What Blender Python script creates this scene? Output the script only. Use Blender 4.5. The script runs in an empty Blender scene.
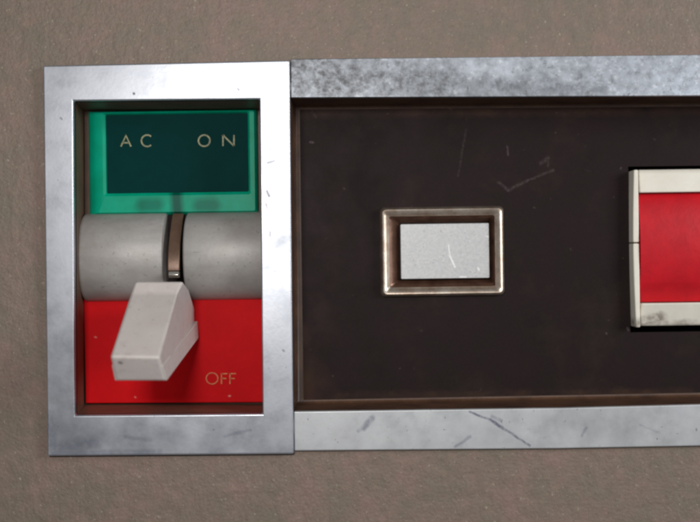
import bpy, bmesh, math, random
from mathutils import Vector, Matrix

# ------------------------------------------------------------------ units
S = 0.0002            # one modelling unit in metres (0.2 mm)
D = 1000.0            # camera stand-off in modelling units (20 cm)
ROLL = math.radians(0.8)
CR, SR = math.cos(ROLL), math.sin(ROLL)
def W(px, py, h=0.0):
    """where a point measured on the photograph lies on the panel at height h (u right, v down)"""
    x, y = px-350.0, py-261.0
    x, y = x*CR - y*SR, x*SR + y*CR
    k = (D-h)/D
    return (x*k, y*k, h)
def V(u, v, h): return Vector((u*S, -h*S, -v*S))

sc = bpy.context.scene
C = sc.collection
# ------------------------------------------------------------------ camera
cam = bpy.data.cameras.new('camera'); co = bpy.data.objects.new('camera', cam); C.objects.link(co)
co.location = (0, -D*S, 0)
co.rotation_euler = (Matrix.Rotation(math.radians(90), 4, 'X') @ Matrix.Rotation(-ROLL, 4, 'Z')).to_euler()
cam.sensor_width = 36; cam.lens = 36*D/700.0
cam.clip_start = 0.005; cam.clip_end = 20
cam.dof.use_dof = True; cam.dof.focus_distance = D*S*1.01; cam.dof.aperture_fstop = 14
sc.camera = co
# ------------------------------------------------------------------ light
w = bpy.data.worlds.new('World'); sc.world = w; w.use_nodes = True
bg = w.node_tree.nodes['Background']; bg.inputs[0].default_value = (0.95, 0.97, 1.0, 1); bg.inputs[1].default_value = 0.19
def area(name, u, v, h, tu, tv, sx, sy, power, col):
    l = bpy.data.lights.new(name, 'AREA'); l.shape = 'RECTANGLE'; l.size = sx*S; l.size_y = sy*S
    l.energy = power; l.color = col
    o = bpy.data.objects.new(name, l); C.objects.link(o); o.location = V(u, v, h)
    o.rotation_euler = (V(tu, tv, 0)-V(u, v, h)).to_track_quat('-Z', 'Y').to_euler()
    return o
area('key_light', -165, -215, 1100, -60, -40, 200, 150, 0.26, (1.0, 0.985, 0.96))
area('right_side_light', 1500, -420, 1000, 100, -60, 700, 600, 0.72, (0.95, 0.98, 1.0))  # unseen lamp at right, added to brighten the metal reflections
sc.view_settings.view_transform = 'Standard'; sc.view_settings.look = 'None'
sc.view_settings.exposure = 0.0; sc.view_settings.gamma = 1.0
sc.render.resolution_x = 1024; sc.render.resolution_y = 764
sc.render.engine = 'CYCLES'
try: sc.cycles.filter_width = 2.3
except Exception: pass

# ------------------------------------------------------------------ object helpers
ORG = {}
def thing(name, label, cat, at, group=None):
    o = bpy.data.objects.new(name, None); C.objects.link(o)
    o.location = V(*at); o.empty_display_size = 0.004
    o['label'] = label; o['category'] = cat
    if group: o['group'] = group
    ORG[o] = V(*at); return o
def build(name, verts, faces, mat, parent=None, bevel=0, seg=3, smooth=True, label=None, angle=30, autos=True):
    org = ORG[parent] if parent else Vector((0, 0, 0))
    bm = bmesh.new()
    vs = [bm.verts.new(V(*p)-org) for p in verts]
    for f in faces:
        try: bm.faces.new([vs[i] for i in f])
        except ValueError: pass
    bmesh.ops.recalc_face_normals(bm, faces=bm.faces)
    me = bpy.data.meshes.new(name); bm.to_mesh(me); bm.free()
    me.materials.append(mat)
    o = bpy.data.objects.new(name, me); C.objects.link(o)
    if parent: o.parent = parent
    ORG[o] = org
    if bevel:
        b = o.modifiers.new('bevel', 'BEVEL'); b.width = bevel*S; b.segments = seg; b.limit_method = 'ANGLE'
        b.angle_limit = math.radians(angle); b.harden_normals = False
    if smooth:
        for p in me.polygons: p.use_smooth = True
        me.set_sharp_from_angle(angle=math.radians(35)) if not bevel else None
        if bevel:
            n = o.modifiers.new('normals', 'WEIGHTED_NORMAL'); n.keep_sharp = True
    if label: o['label'] = label
    return o
def prism(poly, h0, h1):
    n = len(poly)
    v = [(p[0], p[1], h0) for p in poly] + [(p[0], p[1], h1) for p in poly]
    f = [list(range(n)), list(range(n, 2*n))] + [[i, (i+1) % n, n+(i+1) % n, n+i] for i in range(n)]
    return v, f
def ringprism(outer, inner, h0, h1):
    n = len(outer)
    v = [(p[0], p[1], h0) for p in outer] + [(p[0], p[1], h1) for p in outer] + \
        [(p[0], p[1], h0) for p in inner] + [(p[0], p[1], h1) for p in inner]
    f = []
    for i in range(n):
        j = (i+1) % n
        f += [[i, j, n+j, n+i], [2*n+i, 2*n+j, 3*n+j, 3*n+i], [n+i, n+j, 3*n+j, 3*n+i], [i, j, 2*n+j, 2*n+i]]
    return v, f
def rrect(x0, y0, x1, y1, r, k=5):
    pts = []
    for cx, cy, a0 in ((x1-r, y0+r, -90), (x1-r, y1-r, 0), (x0+r, y1-r, 90), (x0+r, y0+r, 180)):
        for i in range(k+1):
            a = math.radians(a0+90*i/k); pts.append((cx+r*math.cos(a), cy+r*math.sin(a)))
    return pts
def loft(rings, cap_last=False, cap_first=False):
    """rings: list of (pts, h)"""
    n = len(rings[0][0]); v = []; f = []
    for pts, h in rings: v += [(p[0], p[1], h) for p in pts]
    for r in range(len(rings)-1):
        for i in range(n):
            j = (i+1) % n; f.append([r*n+i, r*n+j, (r+1)*n+j, (r+1)*n+i])
    if cap_last: f.append([(len(rings)-1)*n+i for i in range(n)])
    if cap_first: f.append(list(range(n)))
    return v, f
def extrude_profile(prof, u0, u1):
    """prof: (v,h) outline closed, extruded along u"""
    n = len(prof)
    v = [(u0, p[0], p[1]) for p in prof] + [(u1, p[0], p[1]) for p in prof]
    f = [list(range(n)), list(range(n, 2*n))] + [[i, (i+1) % n, n+(i+1) % n, n+i] for i in range(n)]
    return v, f
def quad(pts, h): return [W(x, y, h) for x, y in pts]

# ------------------------------------------------------------------ material helpers
def lin(c):
    return tuple(((x/255)/12.92 if x/255 <= 0.04045 else ((x/255+0.055)/1.055)**2.4) for x in c)+(1,)
class M:
    def __init__(s, name, rough=0.5, metal=0.0, spec=0.5):
        s.m = bpy.data.materials.new(name); s.m.use_nodes = True; s.nt = s.m.node_tree
        s.b = s.nt.nodes['Principled BSDF']; s.b.inputs['Roughness'].default_value = rough
        s.b.inputs['Metallic'].default_value = metal; s.b.inputs['Specular IOR Level'].default_value = spec
        tc = s.nt.nodes.new('ShaderNodeTexCoord'); mp = s.nt.nodes.new('ShaderNodeMapping')
        mp.inputs['Scale'].default_value = (1/S,)*3
        s.nt.links.new(tc.outputs['Object'], mp.inputs[0]); s.co = mp.outputs[0]   # modelling units
    def L(s, a, b): s.nt.links.new(a, b)
    def noise(s, scale, detail=4, rough=0.55, stretch=(1, 1, 1), dist=0.0, off=(0, 0, 0)):
        mp = s.nt.nodes.new('ShaderNodeMapping'); mp.inputs['Scale'].default_value = stretch; mp.inputs['Location'].default_value = off
        s.L(s.co, mp.inputs[0])
        n = s.nt.nodes.new('ShaderNodeTexNoise'); n.inputs['Scale'].default_value = scale
        n.inputs['Detail'].default_value = detail; n.inputs['Roughness'].default_value = rough
        n.inputs['Distortion'].default_value = dist
        s.L(mp.outputs[0], n.inputs['Vector']); return n.outputs['Fac']
    def rng(s, x, a, b, c=0.0, d=1.0, clamp=True):
        n = s.nt.nodes.new('ShaderNodeMapRange'); n.clamp = clamp
        for i, q in zip((1, 2, 3, 4), (a, b, c, d)): n.inputs[i].default_value = q
        s.L(x, n.inputs[0]); return n.outputs[0]
    def math(s, op, a, b):
        n = s.nt.nodes.new('ShaderNodeMath'); n.operation = op
        for i, q in enumerate((a, b)):
            if isinstance(q, (int, float)): n.inputs[i].default_value = q
            else: s.L(q, n.inputs[i])
        return n.outputs[0]
    def mix(s, fac, a, b, mode='MIX'):
        n = s.nt.nodes.new('ShaderNodeMix'); n.data_type = 'RGBA'; n.blend_type = mode
        for i, q in ((0, fac), (6, a), (7, b)):
            if isinstance(q, (tuple, float, int)): n.inputs[i].default_value = q
            else: s.L(q, n.inputs[i])
        return n.outputs[2]
    def color(s, c):
        if isinstance(c, tuple): s.b.inputs['Base Color'].default_value = c
        else: s.L(c, s.b.inputs['Base Color'])
        return s
    def bump(s, h, strength=0.3, dist=1.0):
        n = s.nt.nodes.new('ShaderNodeBump'); n.inputs['Strength'].default_value = strength
        n.inputs['Distance'].default_value = dist*S
        s.L(h, n.inputs['Height']); s.L(n.outputs[0], s.b.inputs['Normal']); return s
    def rough(s, x): s.L(x, s.b.inputs['Roughness']); return s
    def segs(s, segments, org, warp=3.0):
        """worn marks and dark patches: capsule masks round line pieces (u,v,u2,v2,width,strength) on the thing's own face"""
        n = s.nt.nodes.new('ShaderNodeTexNoise'); n.inputs['Scale'].default_value = 0.12; n.inputs['Detail'].default_value = 3
        s.L(s.co, n.inputs['Vector'])
        q = s.nt.nodes.new('ShaderNodeVectorMath'); q.operation = 'MULTIPLY_ADD'
        s.L(n.outputs['Color'], q.inputs[0]); q.inputs[1].default_value = (warp, 0, warp)
        q.inputs[2].default_value = (-warp/2, 0, -warp/2)
        add = s.nt.nodes.new('ShaderNodeVectorMath'); add.operation = 'ADD'; s.L(s.co, add.inputs[0]); s.L(q.outputs[0], add.inputs[1])
        fl = s.nt.nodes.new('ShaderNodeVectorMath'); fl.operation = 'MULTIPLY'; s.L(add.outputs[0], fl.inputs[0]); fl.inputs[1].default_value = (1, 0, 1)
        out = None
        for (u, v, u2, v2, wd, st) in segments:
            a = Vector((u-org[0], 0, -(v-org[1]))); b = Vector((u2-org[0], 0, -(v2-org[1]))); d = b-a
            sub = s.nt.nodes.new('ShaderNodeVectorMath'); sub.operation = 'SUBTRACT'; s.L(fl.outputs[0], sub.inputs[0]); sub.inputs[1].default_value = a
            dot = s.nt.nodes.new('ShaderNodeVectorMath'); dot.operation = 'DOT_PRODUCT'; s.L(sub.outputs[0], dot.inputs[0]); dot.inputs[1].default_value = d/max(d.length_squared, 1e-6)
            cl = s.nt.nodes.new('ShaderNodeClamp'); s.L(dot.outputs['Value'], cl.inputs[0])
            scl = s.nt.nodes.new('ShaderNodeVectorMath'); scl.operation = 'SCALE'; scl.inputs[0].default_value = d; s.L(cl.outputs[0], scl.inputs['Scale'])
            dif = s.nt.nodes.new('ShaderNodeVectorMath'); dif.operation = 'DISTANCE'; s.L(sub.outputs[0], dif.inputs[0]); s.L(scl.outputs[0], dif.inputs[1])
            m = s.rng(dif.outputs['Value'], wd*0.3, wd, st, 0.0)
            out = m if out is None else s.math('MAXIMUM', out, m)
        return out

# origins of the things (u, v, h)
O_SW = (W(168, 258)[0], W(168, 258)[1], 0)
O_TR = (W(640, 255)[0], W(640, 255)[1], -60)
O_BT = (W(443, 251, -60)[0], W(443, 251, -60)[1], -60)
O_RO = (W(725, 248, -60)[0], W(725, 248, -60)[1], -60)

# ---- painted console metal: grey brown, fine hammered, faint blotches
m = M('painted_console_metal', 0.55, 0.0, 0.35)
c = m.mix(m.rng(m.noise(0.028, 3), 0.35, 0.68), lin((127, 114, 100)), lin((142, 117, 108)))
c = m.mix(m.rng(m.noise(0.011, 2, off=(7, 3, 1)), 0.4, 0.65, 0, 0.55), c, lin((122, 112, 98)))
c = m.mix(m.rng(m.noise(0.35, 3, 0.7), 0.3, 0.72, 0, 0.3), c, lin((92, 82, 72)))
c = m.mix(m.rng(m.noise(0.17, 2, 0.6, off=(50, 0, 9)), 0.67, 0.78, 0, 0.65), c, lin((172, 158, 140)))
c = m.mix(m.rng(m.noise(0.24, 3, 0.6, off=(5, 0, 90)), 0.58, 0.72, 0, 0.4), c, lin((86, 76, 68)))
c = m.mix(m.rng(m.noise(0.07, 3, 0.6, off=(25, 0, 90)), 0.52, 0.66, 0, 0.35), c, lin((146, 118, 108)))
c = m.mix(m.rng(m.noise(0.26, 2, 0.6, off=(15, 0, 50)), 0.64, 0.73, 0, 0.6), c, lin((178, 166, 146)))
c = m.mix(m.rng(m.noise(0.09, 3, 0.6, off=(2, 0, 6)), 0.38, 0.62, 0, 0.16), c, lin((96, 86, 76)))
m.color(c).bump(m.math('ADD', m.noise(0.09, 3, 0.5), m.math('MULTIPLY', m.noise(0.3, 3), 0.6)), 0.6, 2.4)
MAT_CONSOLE = m.m

def alu(name, base, dark, mott=0.5, scale=0.05, rough=0.38, stretch=(1, 1, 1), marks=None, org=(0, 0), metal=0.85, pits=None, aniso=0.0, speck=0.5, clouds=None, flecks=False):
    m = M(name, rough, metal, 0.5)
    c = m.mix(m.rng(m.noise(scale, 5, 0.62, stretch=stretch), 0.36, 0.66, 0, mott), lin(base), lin(dark))
    c = m.mix(m.rng(m.noise(0.5, 2, 0.6), 0.35, 0.7, 0, 0.18), c, lin(dark))
    c = m.mix(m.rng(m.noise(0.22, 2, 0.5, off=(31, 0, 77)), 0.70, 0.77, 0, speck), c, lin((60, 58, 60)))
    if marks:
        mk = m.math('MULTIPLY', m.segs(marks, org), m.rng(m.noise(0.2, 3), 0.3, 0.55, 0.4, 1))
        c = m.mix(mk, c, lin((98, 100, 122)))
    if flecks:     # bright crystal flecks of the zinc coat
        c = m.mix(m.rng(m.noise(0.19, 4, 0.7, stretch=(.8, 1, 1), off=(8, 0, 3)), 0.54, 0.68, 0, 0.6), c, lin((232, 235, 240)))
        c = m.mix(m.rng(m.noise(0.15, 4, 0.7, off=(1, 0, 33)), 0.53, 0.7, 0, 0.55), c, lin((112, 112, 116)))
    if clouds:     # darker grey clouds with a ragged outline
        ck = m.math('MULTIPLY', m.segs(clouds, org, 26.0), m.rng(m.noise(0.15, 5, 0.65, off=(5, 1, 2)), 0.35, 0.66, 1, 0.35))
        c = m.mix(ck, c, lin((96, 96, 98)))
    if pits:
        c = m.mix(m.segs(pits, org, 1.0), c, lin((58, 52, 60)))
    m.color(c)
    m.rough(m.rng(m.noise(scale*1.7, 4, 0.6, stretch=stretch, off=(3, 9, 5)), 0.3, 0.7, rough-0.08, rough+0.12))
    m.bump(m.noise(0.25, 3, 0.6, stretch=stretch), 0.05, 0.8)
    return m.m
def mk(lst, h, wrap=W):
    return [(*W(a, b, h)[:2], *W(c_, d_, h)[:2], wd, st) for a, b, c_, d_, wd, st in lst]
MAT_BEZEL = alu('satin_aluminium_bezel', (186, 188, 194), (160, 163, 172), 0.5, 0.016, 0.38,
    marks=mk([(60, 448, 95, 443, 10, .35), (52, 452, 160, 452, 4, .35), (126, 437, 150, 440, 3, .3), (225, 436, 250, 430, 2.4, .3), (50, 415, 54, 452, 7, .4), (160, 430, 185, 440, 9, .15)], 8), org=O_SW,
    pits=mk([(134, 93.5, 134.3, 93.7, 1.7, .9), (270, 139, 271, 140, 1.8, .6), (270, 150, 272, 147, 2.2, .6), (268, 163, 274, 161, 2.2, .6), (275, 183, 277, 184, 1.6, .5),
             (267, 191, 269, 196, 2.0, .7), (266, 204, 267, 208, 2.2, .7), (274, 214, 275, 214, 1.5, .6), (270, 232, 270, 236, 1.5, .5), (281, 170, 282, 171, 1.5, .5),
             (238, 89, 239, 90, 1.6, .6), (61, 118, 62, 119, 1.4, .5), (283, 350, 284, 351, 1.5, .5)], 8))
MAT_TRIM_T = alu('mottled_galvanised_trim', (200, 205, 214), (148, 151, 156), 0.55, 0.05, 0.42, metal=0.75, flecks=True, clouds=mk([(292, 70, 345, 80, 44, 1), (345, 80, 440, 84, 34, .85), (440, 88, 590, 93, 20, .6)], 6), org=O_TR)
MAT_TRIM_B = alu('dull_aluminium_trim', (204, 205, 206), (184, 184, 187), 0.6, 0.02, 0.46, metal=0.7,
    marks=mk([(470, 412, 490, 420, 1.7, .8), (490, 420, 506, 430, 2.2, .85), (506, 430, 530, 446, 1.8, .7), (500, 420, 492, 417, 3, .4), (364, 428, 372, 418, 4.2, .6), (358, 431, 364, 428, 2.4, .4),
              (470, 437, 455, 447, 2.4, .4), (582, 436, 586, 428, 2.0, .35), (640, 425, 660, 433, 1.5, .25)], 6), org=O_TR)

def plain(name, col, col2, rough, spec=0.5, metal=0.0, scale=0.05, amt=0.5, bump=0.1, bscale=0.3, coat=0.0):
    m = M(name, rough, metal, spec)
    c = m.mix(m.rng(m.noise(scale, 4, 0.6), 0.35, 0.68, 0, amt), lin(col), lin(col2))
    c = m.mix(m.rng(m.noise(scale*9, 2, 0.6), 0.35, 0.7, 0, amt*0.35), c, lin(col2))
    m.color(c); m.bump(m.noise(bscale, 3), bump, 0.8)
    m.b.inputs['Coat Weight'].default_value = coat; m.b.inputs['Coat Roughness'].default_value = 0.25
    return m
MAT_WELL = plain('brown_well_lining', (104, 78, 62), (72, 50, 40), 0.5, 0.4).m
MAT_TRAY = plain('brown_tray_edge', (92, 64, 46), (54, 36, 28), 0.42, 0.5, scale=0.03, amt=0.8).m
# charcoal face plate with scratches and specks
m = M('charcoal_enamel_face', 0.6, 0.0, 0.09)
c = m.mix(m.rng(m.noise(0.02, 4), 0.35, 0.68), lin((39, 26, 27)), lin((33, 27, 25)))
c = m.mix(m.rng(m.noise(0.4, 3, 0.7), 0.35, 0.7, 0, 0.35), c, lin((44, 36, 36)))
e = mk([(458, 176, 466, 130, 1.6, .35), (507, 146, 508, 155, 1.5, .7), (498, 182, 508, 190, 2.0, .6), (508, 190, 526, 181, 2.2, .75), (526, 181, 553, 170, 2.0, .6), (541, 163, 548, 158, 3.2, .5), (548, 158, 548, 166, 1.8, .4),
        (311, 142, 312.5, 142, 2.2, 1), (312, 112, 316, 117, 2.5, .35), (448, 108, 451, 109, 1.6, .7), (606, 333, 606.4, 334, 1.3, 1), (627, 328, 628, 330, 1.6, .9), (654, 139, 655, 140, 1.3, .5), (420, 330, 423, 331, 1.2, .35), (585, 170, 590, 171, 1.0, .2)], -60)
c = m.mix(m.math('MULTIPLY', m.segs(e, O_TR, 3.0), m.rng(m.noise(0.35, 3), 0.35, 0.65, 0.15, 1)), c, lin((84, 72, 72)))
# rubbed brown wear along the lower and left border
e = mk([(300, 397, 690, 393, 7, .3), (299, 330, 302, 392, 12, .4), (302, 378, 312, 394, 30, .4), (300, 112, 700, 108, 9, .3)], -60)
c = m.mix(m.math('MULTIPLY', m.segs(e, O_TR, 8.0), m.rng(m.noise(0.03, 5), 0.3, 0.75)), c, lin((98, 70, 50)))
c = m.mix(m.rng(m.noise(0.13, 2, 0.5, off=(13, 0, 5)), 0.72, 0.78, 0, 0.25), c, lin((112, 96, 88)))
c = m.mix(m.rng(m.noise(0.012, 6, 0.7, off=(1, 0, 25)), 0.52, 0.75, 0, 0.22), c, lin((74, 58, 50)))
m.rough(m.rng(m.noise(0.02, 5, 0.65), 0.3, 0.7, 0.48, 0.68))
m.color(c).bump(m.noise(0.2, 4, 0.6), 0.12, 1.0)
MAT_FACE = m.m

# green translucent looking plastic with three soft dark spots on its lower rim
m = M('green_plastic', 0.4, 0.0, 0.15)
c = m.mix(m.rng(m.noise(0.04, 3), 0.35, 0.68), lin((0, 160, 126)), lin((0, 144, 110)))
e = mk([(143, 205, 156, 205, 11, .55), (200, 205, 213, 205, 11, .55), (176, 194, 177, 212, 9, .85)], -42)
c = m.mix(m.segs(e, O_SW, 1.0), c, lin((0, 62, 52)))
m.color(c); MAT_GREEN = m.m
m = plain('dark_teal_legend', (0, 52, 50), (0, 44, 42), 0.6, 0.05, amt=0.5, bump=0.03); MAT_TEAL = m.m
MAT_RED = plain('red_painted_plate', (210, 15, 22), (186, 12, 18), 0.55, 0.08, scale=0.02, amt=0.7, bump=0.05)
mm = MAT_RED; e = mk([(95, 337, 96, 337.3, 1.4, .45), (135, 397, 135.5, 397.4, 1.3, .5), (229, 396, 230, 396, 1.4, .7)], -50)
base = mm.b.inputs['Base Color'].links[0].from_socket
mm.color(mm.mix(mm.segs(e, O_SW, 1.0), base, lin((222, 150, 140)))); MAT_RED = mm.m
MAT_REDDRUM = plain('red_roller_plastic', (202, 18, 32), (168, 12, 26), 0.36, 0.4, scale=0.04, amt=0.7, bump=0.3, bscale=0.10).m
MAT_BARREL = plain('grey_barrel_plastic', (174, 170, 166), (148, 140, 134), 0.5, 0.5, metal=0.2, scale=0.03, amt=0.6, bump=0.12)
mb = MAT_BARREL; base = mb.b.inputs['Base Color'].links[0].from_socket
mb.color(mb.mix(mb.rng(mb.noise(0.05, 4, 0.6, stretch=(.35, 1, 2.5)), 0.5, 0.8, 0, 0.3), base, lin((128, 122, 120))))
base = mb.b.inputs['Base Color'].links[0].from_socket
mb.color(mb.mix(mb.rng(mb.noise(0.24, 2, 0.5, off=(6, 0, 2)), 0.66, 0.74, 0, 0.5), base, lin((112, 108, 108)))); MAT_BARREL = mb.m
MAT_LEVER = plain('off_white_lever_plastic', (198, 189, 184), (186, 175, 170), 0.45, 0.45, scale=0.03, amt=0.6, bump=0.08, bscale=0.12)
ml = MAT_LEVER; base = ml.b.inputs['Base Color'].links[0].from_socket
base = ml.mix(ml.rng(ml.noise(0.09, 5, 0.7, off=(4, 4, 4)), 0.55, 0.75, 0, 0.3), base, lin((140, 122, 116)))
base = ml.mix(ml.rng(ml.noise(0.22, 2, 0.5, off=(9, 4, 1)), 0.70, 0.76, 0, 0.6), base, lin((96, 86, 84)))
e = mk([(119.5, 362.5, 121.5, 363, 1.8, .8)], 115)
ml.color(ml.mix(ml.segs(e, O_SW, 1.0), base, lin((92, 84, 84)))); MAT_LEVER = ml.m
MAT_ARM = plain('worn_bronze_arm', (120, 94, 78), (80, 58, 46), 0.4, 0.5, metal=0.35).m
MAT_GLINT = plain('arm_glint_metal', (215, 210, 200), (180, 170, 160), 0.25, 0.5, metal=0.9).m  # bright metal standing for the glint at the arm's lower end
MAT_DARK = plain('black_gap_shade', (30, 20, 20), (20, 14, 14), 0.7, 0.2).m  # near-black colour holding the shade of gaps and the frame's shadow line
MAT_IVORY = plain('ivory_plastic', (232, 226, 212), (212, 204, 188), 0.42, 0.5, scale=0.03, amt=0.5, bump=0.04)
mi = MAT_IVORY; base = mi.b.inputs['Base Color'].links[0].from_socket
e = mk([(638, 325, 665, 318, 8, .8), (664, 324, 700, 324, 5, .5)], -40)
mi.color(mi.mix(mi.math('MULTIPLY', mi.segs(e, O_RO, 5.0), mi.rng(mi.noise(0.12, 4), 0.3, 0.6)), base, lin((120, 108, 98)))); MAT_IVORY = mi.m  # grey smudges, with the lower bar's shade painted into them
MAT_INK = plain('gilt_lettering', (168, 164, 120), (72, 84, 68), 0.5, 0.4, scale=0.4, amt=0.8).m
MAT_INK2 = plain('worn_tan_lettering', (206, 140, 80), (186, 60, 46), 0.5, 0.4, scale=0.3, amt=0.9).m
MAT_RIM = plain('polished_nickel_rim', (236, 224, 208), (178, 152, 132), 0.33, 0.5, metal=0.9, scale=0.08, amt=0.8).m
MAT_SLOPE = plain('brown_reflection_slope', (112, 82, 66), (70, 44, 34), 0.3, 0.5, metal=0.6, scale=0.06, amt=0.9).m  # reflected brown of the tray walls put into the base colour
m = M('grained_button_metal', 0.5, 0.25, 0.5)
c = m.mix(m.rng(m.noise(0.35, 4, 0.7), 0.35, 0.68), lin((200, 199, 198)), lin((184, 184, 185)))
c = m.mix(m.rng(m.noise(0.3, 2, 0.6, off=(11, 4, 8)), 0.66, 0.76, 0, 0.6), c, lin((130, 126, 124)))
e = mk([(448.5, 245, 450, 256, 1.1, .55), (450, 256, 455, 267, 1.3, .7), (460, 277, 466, 277, 1.2, .6), (486, 236, 489, 237, 1.2, .5), (478, 268, 479, 270, 1.4, .6)], -58)
c = m.mix(m.segs(e, O_BT, 1.0), c, lin((250, 248, 244)))
m.color(c).bump(m.noise(0.4, 3, 0.7), 0.35, 0.8); MAT_CAP = m.m

# ================================================================== SETTING: painted console surface with one long cut-out
RX = 1150            # the long module runs on to the right past the frame of the photograph
op = [W(60, 82), W(RX-12, 72), W(RX-8, 428), W(62, 437)]
op = [(p[0], p[1]) for p in op]
out = [(-900, -700), (1500, -700), (1500, 700), (-900, 700)]
v, f = ringprism(out, op, -14, 0)
o = build('console_surface', v, f, MAT_CONSOLE, bevel=1); o['kind'] = 'structure'

# ================================================================== LONG TRIMMED PANEL
TR = thing('recessed_panel', 'long dark charcoal recessed panel edged above and below by scuffed metal strips', 'control panel', O_TR)
v, f = prism([p[:2] for p in quad([(290.4, 58.0), (700, 53.6), (RX, 48.5), (RX, 90.5), (700, 95.6), (290.9, 97.5)], 6)], 0.3, 6)
v = [(a, b, (2.2 if b < -188 else h) if h > 1 else h) for a, b, h in v]     # rolled slightly down towards its outer edge
build('trim_strip', v, f, MAT_TRIM_T, TR, bevel=1.4, label='upper metal strip with mottled cloudy finish')
v, f = prism([p[:2] for p in quad([(293.8, 411.5), (560, 408), (700, 404.5), (RX, 392), (RX, 435), (700, 446.2), (560, 448.8), (294.3, 451.2)], 6)], 0.3, 6)
build('trim_strip', v, f, MAT_TRIM_B, TR, bevel=1.4, label='lower metal strip with a dark forked vein mark')
# tray wall: rim under the strips, down, filleted to the face
fr = [p[:2] for p in quad([(291, 96.6), (RX-20, 90), (RX-20, 397), (293, 412.5)], 0)]
def inset(poly, d):
    (a, b, c_, e_) = poly
    return [(a[0]+d, a[1]+d), (b[0]-d, b[1]+d), (c_[0]-d, c_[1]-d), (e_[0]+d, e_[1]-d)]
rings = [(inset(fr, -6), 0.1), (inset(fr, -0.5), 0.1), (inset(fr, 0), -4)]
for i in range(0, 7):
    a = math.radians(90*i/6); rings.append((inset(fr, 6*(1-math.cos(a))), -54-6*math.sin(a)))
rings.append((inset(fr, 12), -60))
rings += [(inset(fr, 12), -66), (inset(fr, -6), -66)]
v, f = loft(rings); n4 = 4*(len(rings)-1)
f += [[i, (i+1) % 4, n4+(i+1) % 4, n4+i] for i in range(4)]
build('tray_wall', v, f, MAT_TRAY, TR)
# face plate with two openings (button and roller) made as a cell grid
bx0, by0, _ = W(384, 212, -60); bx1, by1, _ = W(501, 291.5, -60)
rx0, ry0, _ = W(628, 166.5, -60); ry1 = W(629, 332.5, -60)[1]; rx1 = rx0+218
xs = [fr[0][0]+5.5, bx0, bx1, rx0, rx1, fr[1][0]-7]; ys = [fr[0][1]+3, ry0, by0, by1, ry1, fr[3][1]-3]
def holed_plate(xs, ys, holes, h0, h1):
    v = []; f = []; nx, ny = len(xs), len(ys)
    for h in (h1, h0):
        for y in ys:
            for x in xs: v.append((x, y, h))
    idx = lambda i, j, k: k*nx*ny + j*nx + i
    solid = lambda i, j: 0 <= i < nx-1 and 0 <= j < ny-1 and (i, j) not in holes
    for j in range(ny-1):
        for i in range(nx-1):
            if not solid(i, j): continue
            for k in (0, 1): f.append([idx(i, j, k), idx(i+1, j, k), idx(i+1, j+1, k), idx(i, j+1, k)])
            for (di, dj, a, b) in ((-1, 0, (i, j), (i, j+1)), (1, 0, (i+1, j), (i+1, j+1)), (0, -1, (i, j), (i+1, j)), (0, 1, (i, j+1), (i+1, j+1))):
                if not solid(i+di, j+dj): f.append([idx(*a, 0), idx(*b, 0), idx(*b, 1), idx(*a, 1)])
    return v, f
v, f = holed_plate(xs, ys, {(1, 2), (3, 1), (3, 2), (3, 3)}, -63, -59.6)
build('face_plate', v, f, MAT_FACE, TR, smooth=False)
v, f = prism([(xs[0]-2, ys[0]-2), (xs[-1], ys[0]-2), (xs[-1], ys[-1]+2), (xs[0]-2, ys[-1]+2)], -112, -110)
v2, f2 = ringprism([(xs[0]-2, ys[0]-2), (xs[-1], ys[0]-2), (xs[-1], ys[-1]+2), (xs[0]-2, ys[-1]+2)], [(xs[0], ys[0]), (xs[-1]-2, ys[0]), (xs[-1]-2, ys[-1]), (xs[0], ys[-1])], -110, -67)
n = len(v); build('back_box', v+v2, f+[[i+n for i in q] for q in f2], MAT_DARK, TR, smooth=False)

# ================================================================== SQUARE PUSH BUTTON
BT = thing('push_button', 'small rectangular silver push button in a polished metal bezel on the charcoal panel', 'push button', O_BT)
a0 = W(381, 208.5, -52); a1 = W(504, 294, -52)
def rr(d, r): return rrect(a0[0]+d, a0[1]+d, a1[0]-d, a1[1]-d, max(r, .3))
rings = [(rr(-1.5, 5), -59), (rr(-1, 5), -54), (rr(0.3, 4.5), -50.6), (rr(1.6, 4), -49.6), (rr(2.6, 3.7), -49.7), (rr(4.2, 3.2), -50.4), (rr(6.2, 2.6), -52.0), (rr(8.4, 2), -54.4), (rr(8.6, 2), -60)]
v, f = loft(rings); n = 24; k = n*(len(rings)-1)
f += [[i, (i+1) % n, k+(i+1) % n, k+i] for i in range(n)]
build('rim', v, f, MAT_RIM, BT)
c0 = W(399.5, 223.5, -64); c1 = W(490, 278.5, -64)
def lerp(t): return rrect(*[ (1-t)*p+t*q for p, q in zip((a0[0]+8.4, a0[1]+8.0, a1[0]-7.4, a1[1]-8.0), (c0[0], c0[1], c1[0], c1[1]))], 3*(1-t)+0.4)
rings = [(lerp(0), -55.0), (lerp(.12), -55.5), (lerp(.5), -59), (lerp(.85), -63.4), (lerp(1), -66), (lerp(1), -76), (lerp(0.0), -76)]
v, f = loft(rings); k = n*(len(rings)-1)
f += [[i, (i+1) % n, k+(i+1) % n, k+i] for i in range(n)]
build('bezel', v, f, MAT_SLOPE, BT)
c0 = W(400.3, 224.3, -60); c1 = W(489.3, 277.8, -60)
v, f = prism(rrect(c0[0], c0[1], c1[0], c1[1], 1.0, 3), -80, -58)
build('button_cap', v, f, MAT_CAP, BT, bevel=1.0, seg=2)

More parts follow.
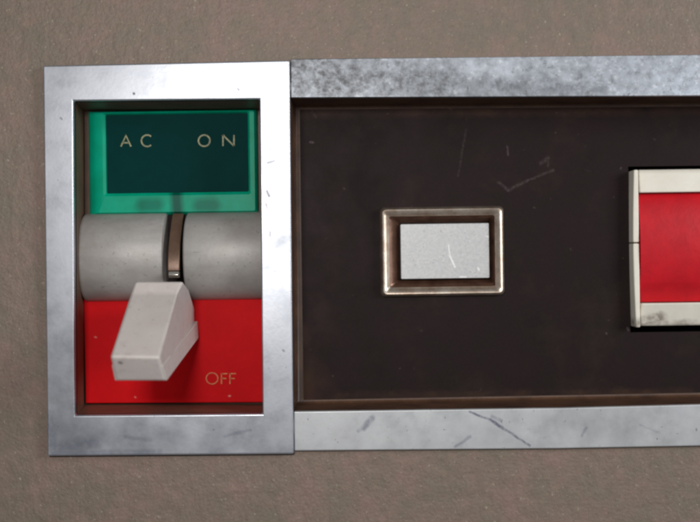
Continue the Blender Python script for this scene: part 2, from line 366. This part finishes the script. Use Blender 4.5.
# ================================================================== RED ROLLER SWITCH
RO = thing('roller_switch', 'wide red roller switch between ivory bars set in the charcoal panel', 'switch', O_RO)
vc = W(640, 248, -40)[1]
uL = W(631.2, 248, -46)[0]; uM = W(639.8, 248, -46)[0]; uR = uM+182
R_ = 150.0; hc = -43-R_      # roller of radius 100 showing its front cap
def arc(r, v0, v1, n=24): return [(vc+v0+(v1-v0)*i/n, hc+math.sqrt(max(r*r-(v0+(v1-v0)*i/n)**2, 0))) for i in range(n+1)]
dr = [(vc+a_, b_) for a_, b_ in [(-57, -54), (-52, -51), (-44, -48.2), (-34, -45.8), (-22, -44), (-10, -43), (2, -42.8), (14, -43.4), (26, -44.8), (35, -46.6), (38, -47.8), (47, -53), (57, -58)]]
dr = dr + [(vc+57, -104), (vc-57, -104)]
v, f = extrude_profile(dr, uM, uR); build('red_drum', v, f, MAT_REDDRUM, RO)
for s, lab in ((-1, 'clean upper ivory bar'), (1, 'lower ivory bar with grey smudges and painted shade')):
    hA = -46.0
    prof = [(vc+s*58, hA), (vc+s*79, hA-(3 if s < 0 else 9)), (vc+s*82.5, hA-(6 if s < 0 else 12)), (vc+s*82.5, -104), (vc+s*58, -104)]
    v, f = extrude_profile(prof, uM+1, uR); build('ivory_bar', v, f, MAT_IVORY, RO, bevel=1.6, label=lab)
for s in (0, 1):
    sg = 1 if s == 0 else -1; x0 = uM-0.8 if s == 0 else uR+0.8
    for (q0, q1) in ((-82, -6), (-5, 83)):
        ed = [(x0-sg*(4.6+1.9*math.cos(math.pi/2*(q0+(q1-q0)*i/10)/84)), vc+q0+(q1-q0)*i/10) for i in range(11)]
        v, f = prism(ed+[(x0, vc+q1), (x0, vc+q0)], -104, -44.5); build('side_flange', v, f, MAT_IVORY, RO, bevel=1.3)

# ================================================================== POWER SWITCH
SW = thing('power_switch', 'aluminium framed power switch with green and red halves and a pale lever', 'switch', O_SW)
outer = [p[:2] for p in quad([(43.2, 65.5), (289.7, 60.0), (293.8, 454.2), (47.8, 456.2)], 8)]
inner = [p[:2] for p in quad([(73.6, 101.0), (259.6, 99.2), (262.6, 413.6), (75.2, 415.2)], 8)]
v, f = ringprism(outer, inner, 2.2, 9)
build('bezel', v, f, MAT_BEZEL, SW, bevel=1.8, seg=4)
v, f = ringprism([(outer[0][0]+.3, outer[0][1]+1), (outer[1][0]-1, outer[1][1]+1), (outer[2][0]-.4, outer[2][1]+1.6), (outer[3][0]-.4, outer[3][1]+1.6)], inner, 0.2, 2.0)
build('bezel_shadow_ring', v, f, MAT_DARK, SW)  # dark ring added as the shadow line under the frame's lower edge
# well
bk = [p[:2] for p in quad([(84, 111), (263, 110), (265, 404), (85, 404)], -56)]
io = [(p[0], p[1]) for p in inner]
rings = [(io, 0.1), (bk, -54), (inset(bk, -0.0), -58), (inset(bk, -8), -58), (inset(io, -6), 0.1)]
v, f = loft(rings); f += [[i, (i+1) % 4, 16+(i+1) % 4, 16+i] for i in range(4)]
build('well_wall', v, f, MAT_WELL, SW)
v, f = prism(inset(bk, -8), -62, -58.3); build('back_plate', v, f, MAT_WELL, SW)
# red OFF plate
v, f = prism([p[:2] for p in quad([(83.5, 299), (262.5, 299), (263.5, 402.5), (85.5, 403.5)], -50)], -58, -50)
RED = build('off_plate', v, f, MAT_RED, SW, bevel=1.2)
# green window: stepped green surround with a dark legend face
g0 = W(87.5, 111, -46); g1 = W(257.8, 213.5, -46)
G = lambda l, t, r, b, rad=1.5: rrect(g0[0]+l, g0[1]+t, g1[0]-r, g1[1]-b, rad)
rings = [(G(0, 0, 0, 0), -58), (G(0, 0, 0, 0), -50), (G(2, 1, 1, 1.5, 2), -47), (G(9, 2.0, 2.5, 3, 2), -44), (G(16, 3.0, 7, 20, 2), -43.5), (G(18.5, 4.0, 9, 23, 1.5), -46), (G(19, 4.5, 9.5, 24, 1), -56), (G(19, 4.5, 9.5, 24, 1), -58)]
v, f = loft(rings); k = 24*(len(rings)-1); f += [[i, (i+1) % 24, k+(i+1) % 24, k+i] for i in range(24)]
GR = build('green_window', v, f, MAT_GREEN, SW)
v, f = prism(G(18, 4, 9, 23), -58.2, -49); build('legend_face', v, f, MAT_TEAL, GR)

# lettering: thin raised strokes
def strokes(polys, width, h, thick=0.5):
    v = []; f = []
    for pl in polys:
        closed = pl[0] == pl[-1]; pts = pl[:-1] if closed else pl; n = len(pts)
        L, R = [], []
        for i in range(n):
            p = Vector(pts[i]); a = Vector(pts[(i-1) % n]) if (closed or i > 0) else p; b = Vector(pts[(i+1) % n]) if (closed or i < n-1) else p
            d1 = (p-a).normalized() if (p-a).length > 1e-6 else (b-p).normalized(); d2 = (b-p).normalized() if (b-p).length > 1e-6 else d1
            t = (d1+d2); t = t.normalized() if t.length > 0.1 else d1
            nn = Vector((-t.y, t.x)); kf = min(1/max(abs(t.dot(d1)), 0.45), 1.6)
            L.append(p+nn*width/2*kf); R.append(p-nn*width/2*kf)
        b0 = len(v)
        for hh in (h, h+thick):
            for i in range(n): v += [(L[i].x, L[i].y, hh), (R[i].x, R[i].y, hh)]
        top = 2*n
        for i in range(n if closed else n-1):
            j = (i+1) % n; a, b, c_, d = b0+2*i, b0+2*i+1, b0+2*j+1, b0+2*j
            f += [[a, b, c_, d], [a+top, b+top, c_+top, d+top], [a, d, d+top, a+top], [b, c_, c_+top, b+top]]
        if not closed: f += [[b0, b0+1, b0+1+top, b0+top], [b0+2*n-2, b0+2*n-1, b0+2*n-1+top, b0+2*n-2+top]]
    return v, f
def glyph(ch, x0, y0, x1, y1, h):
    X = lambda t: x0+(x1-x0)*t
    Y = lambda t: y0+(y1-y0)*t
    P = lambda a, b: W(X(a), Y(b), h)[:2]
    if ch == 'A': return [[P(0, 1), P(.5, 0), P(1, 1)], [P(.2, .66), P(.8, .66)]]
    if ch == 'C': return [[P(.5+.5*math.cos(math.radians(a)), .5-.5*math.sin(math.radians(a))) for a in range(48, 313, 12)]]
    if ch == 'O':
        l = [P(.5+.5*math.cos(math.radians(a)), .5-.5*math.sin(math.radians(a))) for a in range(0, 360, 15)]; return [l+[l[0]]]
    if ch == 'N': return [[P(0, 1), P(0, 0)], [P(0, 0), P(1, 1)], [P(1, 1), P(1, 0)]]
    if ch == 'F': return [[P(0, 1), P(0, 0)], [P(0, 0.06), P(1, 0.06)], [P(0, .5), P(.8, .5)]]
hh = -48.98
v, f = strokes(glyph('A', 121, 135.5, 131, 146.5, hh)+glyph('C', 141.5, 135, 153, 146.5, hh)+glyph('O', 198.5, 135, 210, 146.3, hh)+glyph('N', 223, 135, 234, 146, hh), 1.6, hh)
build('lettering', v, f, MAT_INK, GR, smooth=False)
hh = -49.98
v, f = strokes(glyph('O', 206.3, 372.8, 218, 384, hh)+glyph('F', 221.5, 373, 227.5, 384, hh)+glyph('F', 230, 373, 236, 384, hh), 1.25, hh)
build('lettering', v, f, MAT_INK2, RED, smooth=False)

# barrels
vb = W(170, 256.5, -40)[1]
def barrel(u0, u1):
    prof = []
    for i in range(33):
        t = math.radians(180*i/32); c_, s_ = math.cos(t), math.sin(t)
        prof.append((vb-46.2*c_, -54+40*s_))
    # rounded ends: loft along u
    secs = [(u0, .955), (u0+.8, .985), (u0+2.2, 1.0), (u1-2.2, 1.0), (u1-.8, .985), (u1, .955)]
    v = []; f = []; n = len(prof)+2
    for u, k in secs:
        ring = [(vb+(p-vb)*k, -58+(h+58)*k) for p, h in prof]+[(vb+46*k, -58), (vb-46*k, -58)]
        v += [(u, p, h) for p, h in ring]
    for r in range(len(secs)-1):
        for i in range(n): f.append([r*n+i, r*n+(i+1) % n, (r+1)*n+(i+1) % n, (r+1)*n+i])
    f += [list(range(n)), [(len(secs)-1)*n+i for i in range(n)]]
    build('barrel', v, f, MAT_BARREL, SW)
bl0 = W(78.5, 256, -24)[0]; bl1 = W(163.5, 256, -24)[0]; br0 = W(184, 256, -24)[0]; br1 = W(264, 256, -24)[0]
barrel(bl0, bl1); barrel(br0, br1)
v, f = prism([(bl1-3, vb-46), (br0+3, vb-46), (br0+3, vb+46), (bl1-3, vb+46)], -58, -52)
build('slot_shade_plate', v, f, MAT_DARK, SW, smooth=False)  # dark plate added as the shade in the gap between the barrels
# slot arm between the barrels
prof_o = []
for i in range(17):
    t = i/16; vv = vb-45+(60)*t; prof_o.append((vv, -50+38*math.sin(math.radians(8+82*t))))
prof_i = [(a, b-5) for a, b in reversed(prof_o)]
v, f = extrude_profile(prof_o+prof_i, W(169.5, 256, -24)[0], W(181.0, 256, -24)[0])
ARM = build('lever_arm', v, f, MAT_ARM, SW, bevel=1.0, seg=2)
v, f = extrude_profile([(vb+15.2, -20), (vb+15.2, -11.2), (vb+19, -9.5), (vb+22, -12), (vb+22, -20)], W(169.8, 256, -20)[0], W(179.8, 256, -20)[0])
build('arm_glint', v, f, MAT_GLINT, ARM, bevel=0.8, seg=2)  # bright piece added for the specular glint on the arm

# lever cap, side profile (v down, h towards the viewer), tapering slightly in width
Lx, Rx = -211.0, -165.0
dv = 3.0     # the panel is turned a hair against the photograph's edges
def U(x, y, h): return W(x, y, h)
# corners from measured points: (left px, right px, py, h)
sec = [(134.8, 183.6, 281.2, 31), (131.0, 178.4, 293.7, 38), (109.9, 159.4, 356.6, 120), (115.6, 166.0, 381.2, 101)]
def sidepts(right):
    pts = [W((s_[1] if right else s_[0]), s_[2]+(0.8 if right and i_ == 2 else 0), s_[3]) for i_, s_ in enumerate(sec)]
    return pts
SL, SRt = sidepts(False), sidepts(True)
ur = SRt[0][0]; ul = SL[0][0]
def bp(y, h, right): return ((ur if right else ul), y, h)
# body: A B C Cd (front face of flange start) ... back E
yE = 52; Cl = SL[2]; Cr = SRt[2]
def mixp(a, b, t): return tuple(a[i]*(1-t)+b[i]*t for i in range(3))
Ml, Mr = mixp(SL[2], SL[3], 0.36), mixp(SRt[2], SRt[3], 0.36)
Ltop = W(187, 288.7, 0)[1]
back = [(W(194.6, 338.5, -42)[1], -42), (W(196.6, 326, -49)[1], -49), (W(194, 307, -49)[1], -49), (Ltop, 0)]
body_r = [SRt[0], SRt[1], SRt[2], SRt[3]]+[(ur-(2.5 if b_ > -48 and b_ < 0 else (2.5 if b_ < 0 else 0)), a_, b_) for a_, b_ in back]
body_l = [SL[0], SL[1], SL[2], SL[3]]+[(ul, a_, b_) for a_, b_ in back]
def sidesolid(R, L):
    n = len(R); v = list(R)+list(L)
    f = [list(range(n)), list(range(n, 2*n))]+[[i, (i+1) % n, n+(i+1) % n, n+i] for i in range(n)]
    return v, f
v, f = sidesolid(body_r, body_l)
LV = build('switch_lever', v, f, MAT_LEVER, SW, bevel=3.0, seg=4, angle=15)
# base flange of the lever cap, standing a little proud of its sides and underside
def ledge(P2, P3, ux, sgn):
    """tapering ledge along the lower side of the lever cap"""
    M_ = mixp(P2, P3, 0.35); y1, y2 = W(194, 321, -49)[1], W(194.6, 338.5, -42)[1]
    inn = [(M_[0]-sgn*4, M_[1], M_[2]-1), (P3[0]-sgn*4, P3[1]-.4, P3[2]-1), (ux-sgn*5, y2, -42), (ux-sgn*5, y1, -49)]
    outr = [(M_[0]+sgn*.5, M_[1], M_[2]-1), (P3[0]+sgn*1.0, P3[1]-.4, P3[2]-1), (ux+sgn*2.6, y2, -42), (ux+sgn*1.2, y1, -47)]
    return sidesolid(outr, inn)
v, f = ledge(SRt[2], SRt[3], ur, 1)
v2, f2 = ledge(SL[2], SL[3], ul, -1); n = len(v)
build('base_flange', v+v2, f+[[i+n for i in q] for q in f2], MAT_LEVER, LV, bevel=0.9, seg=3, angle=15)
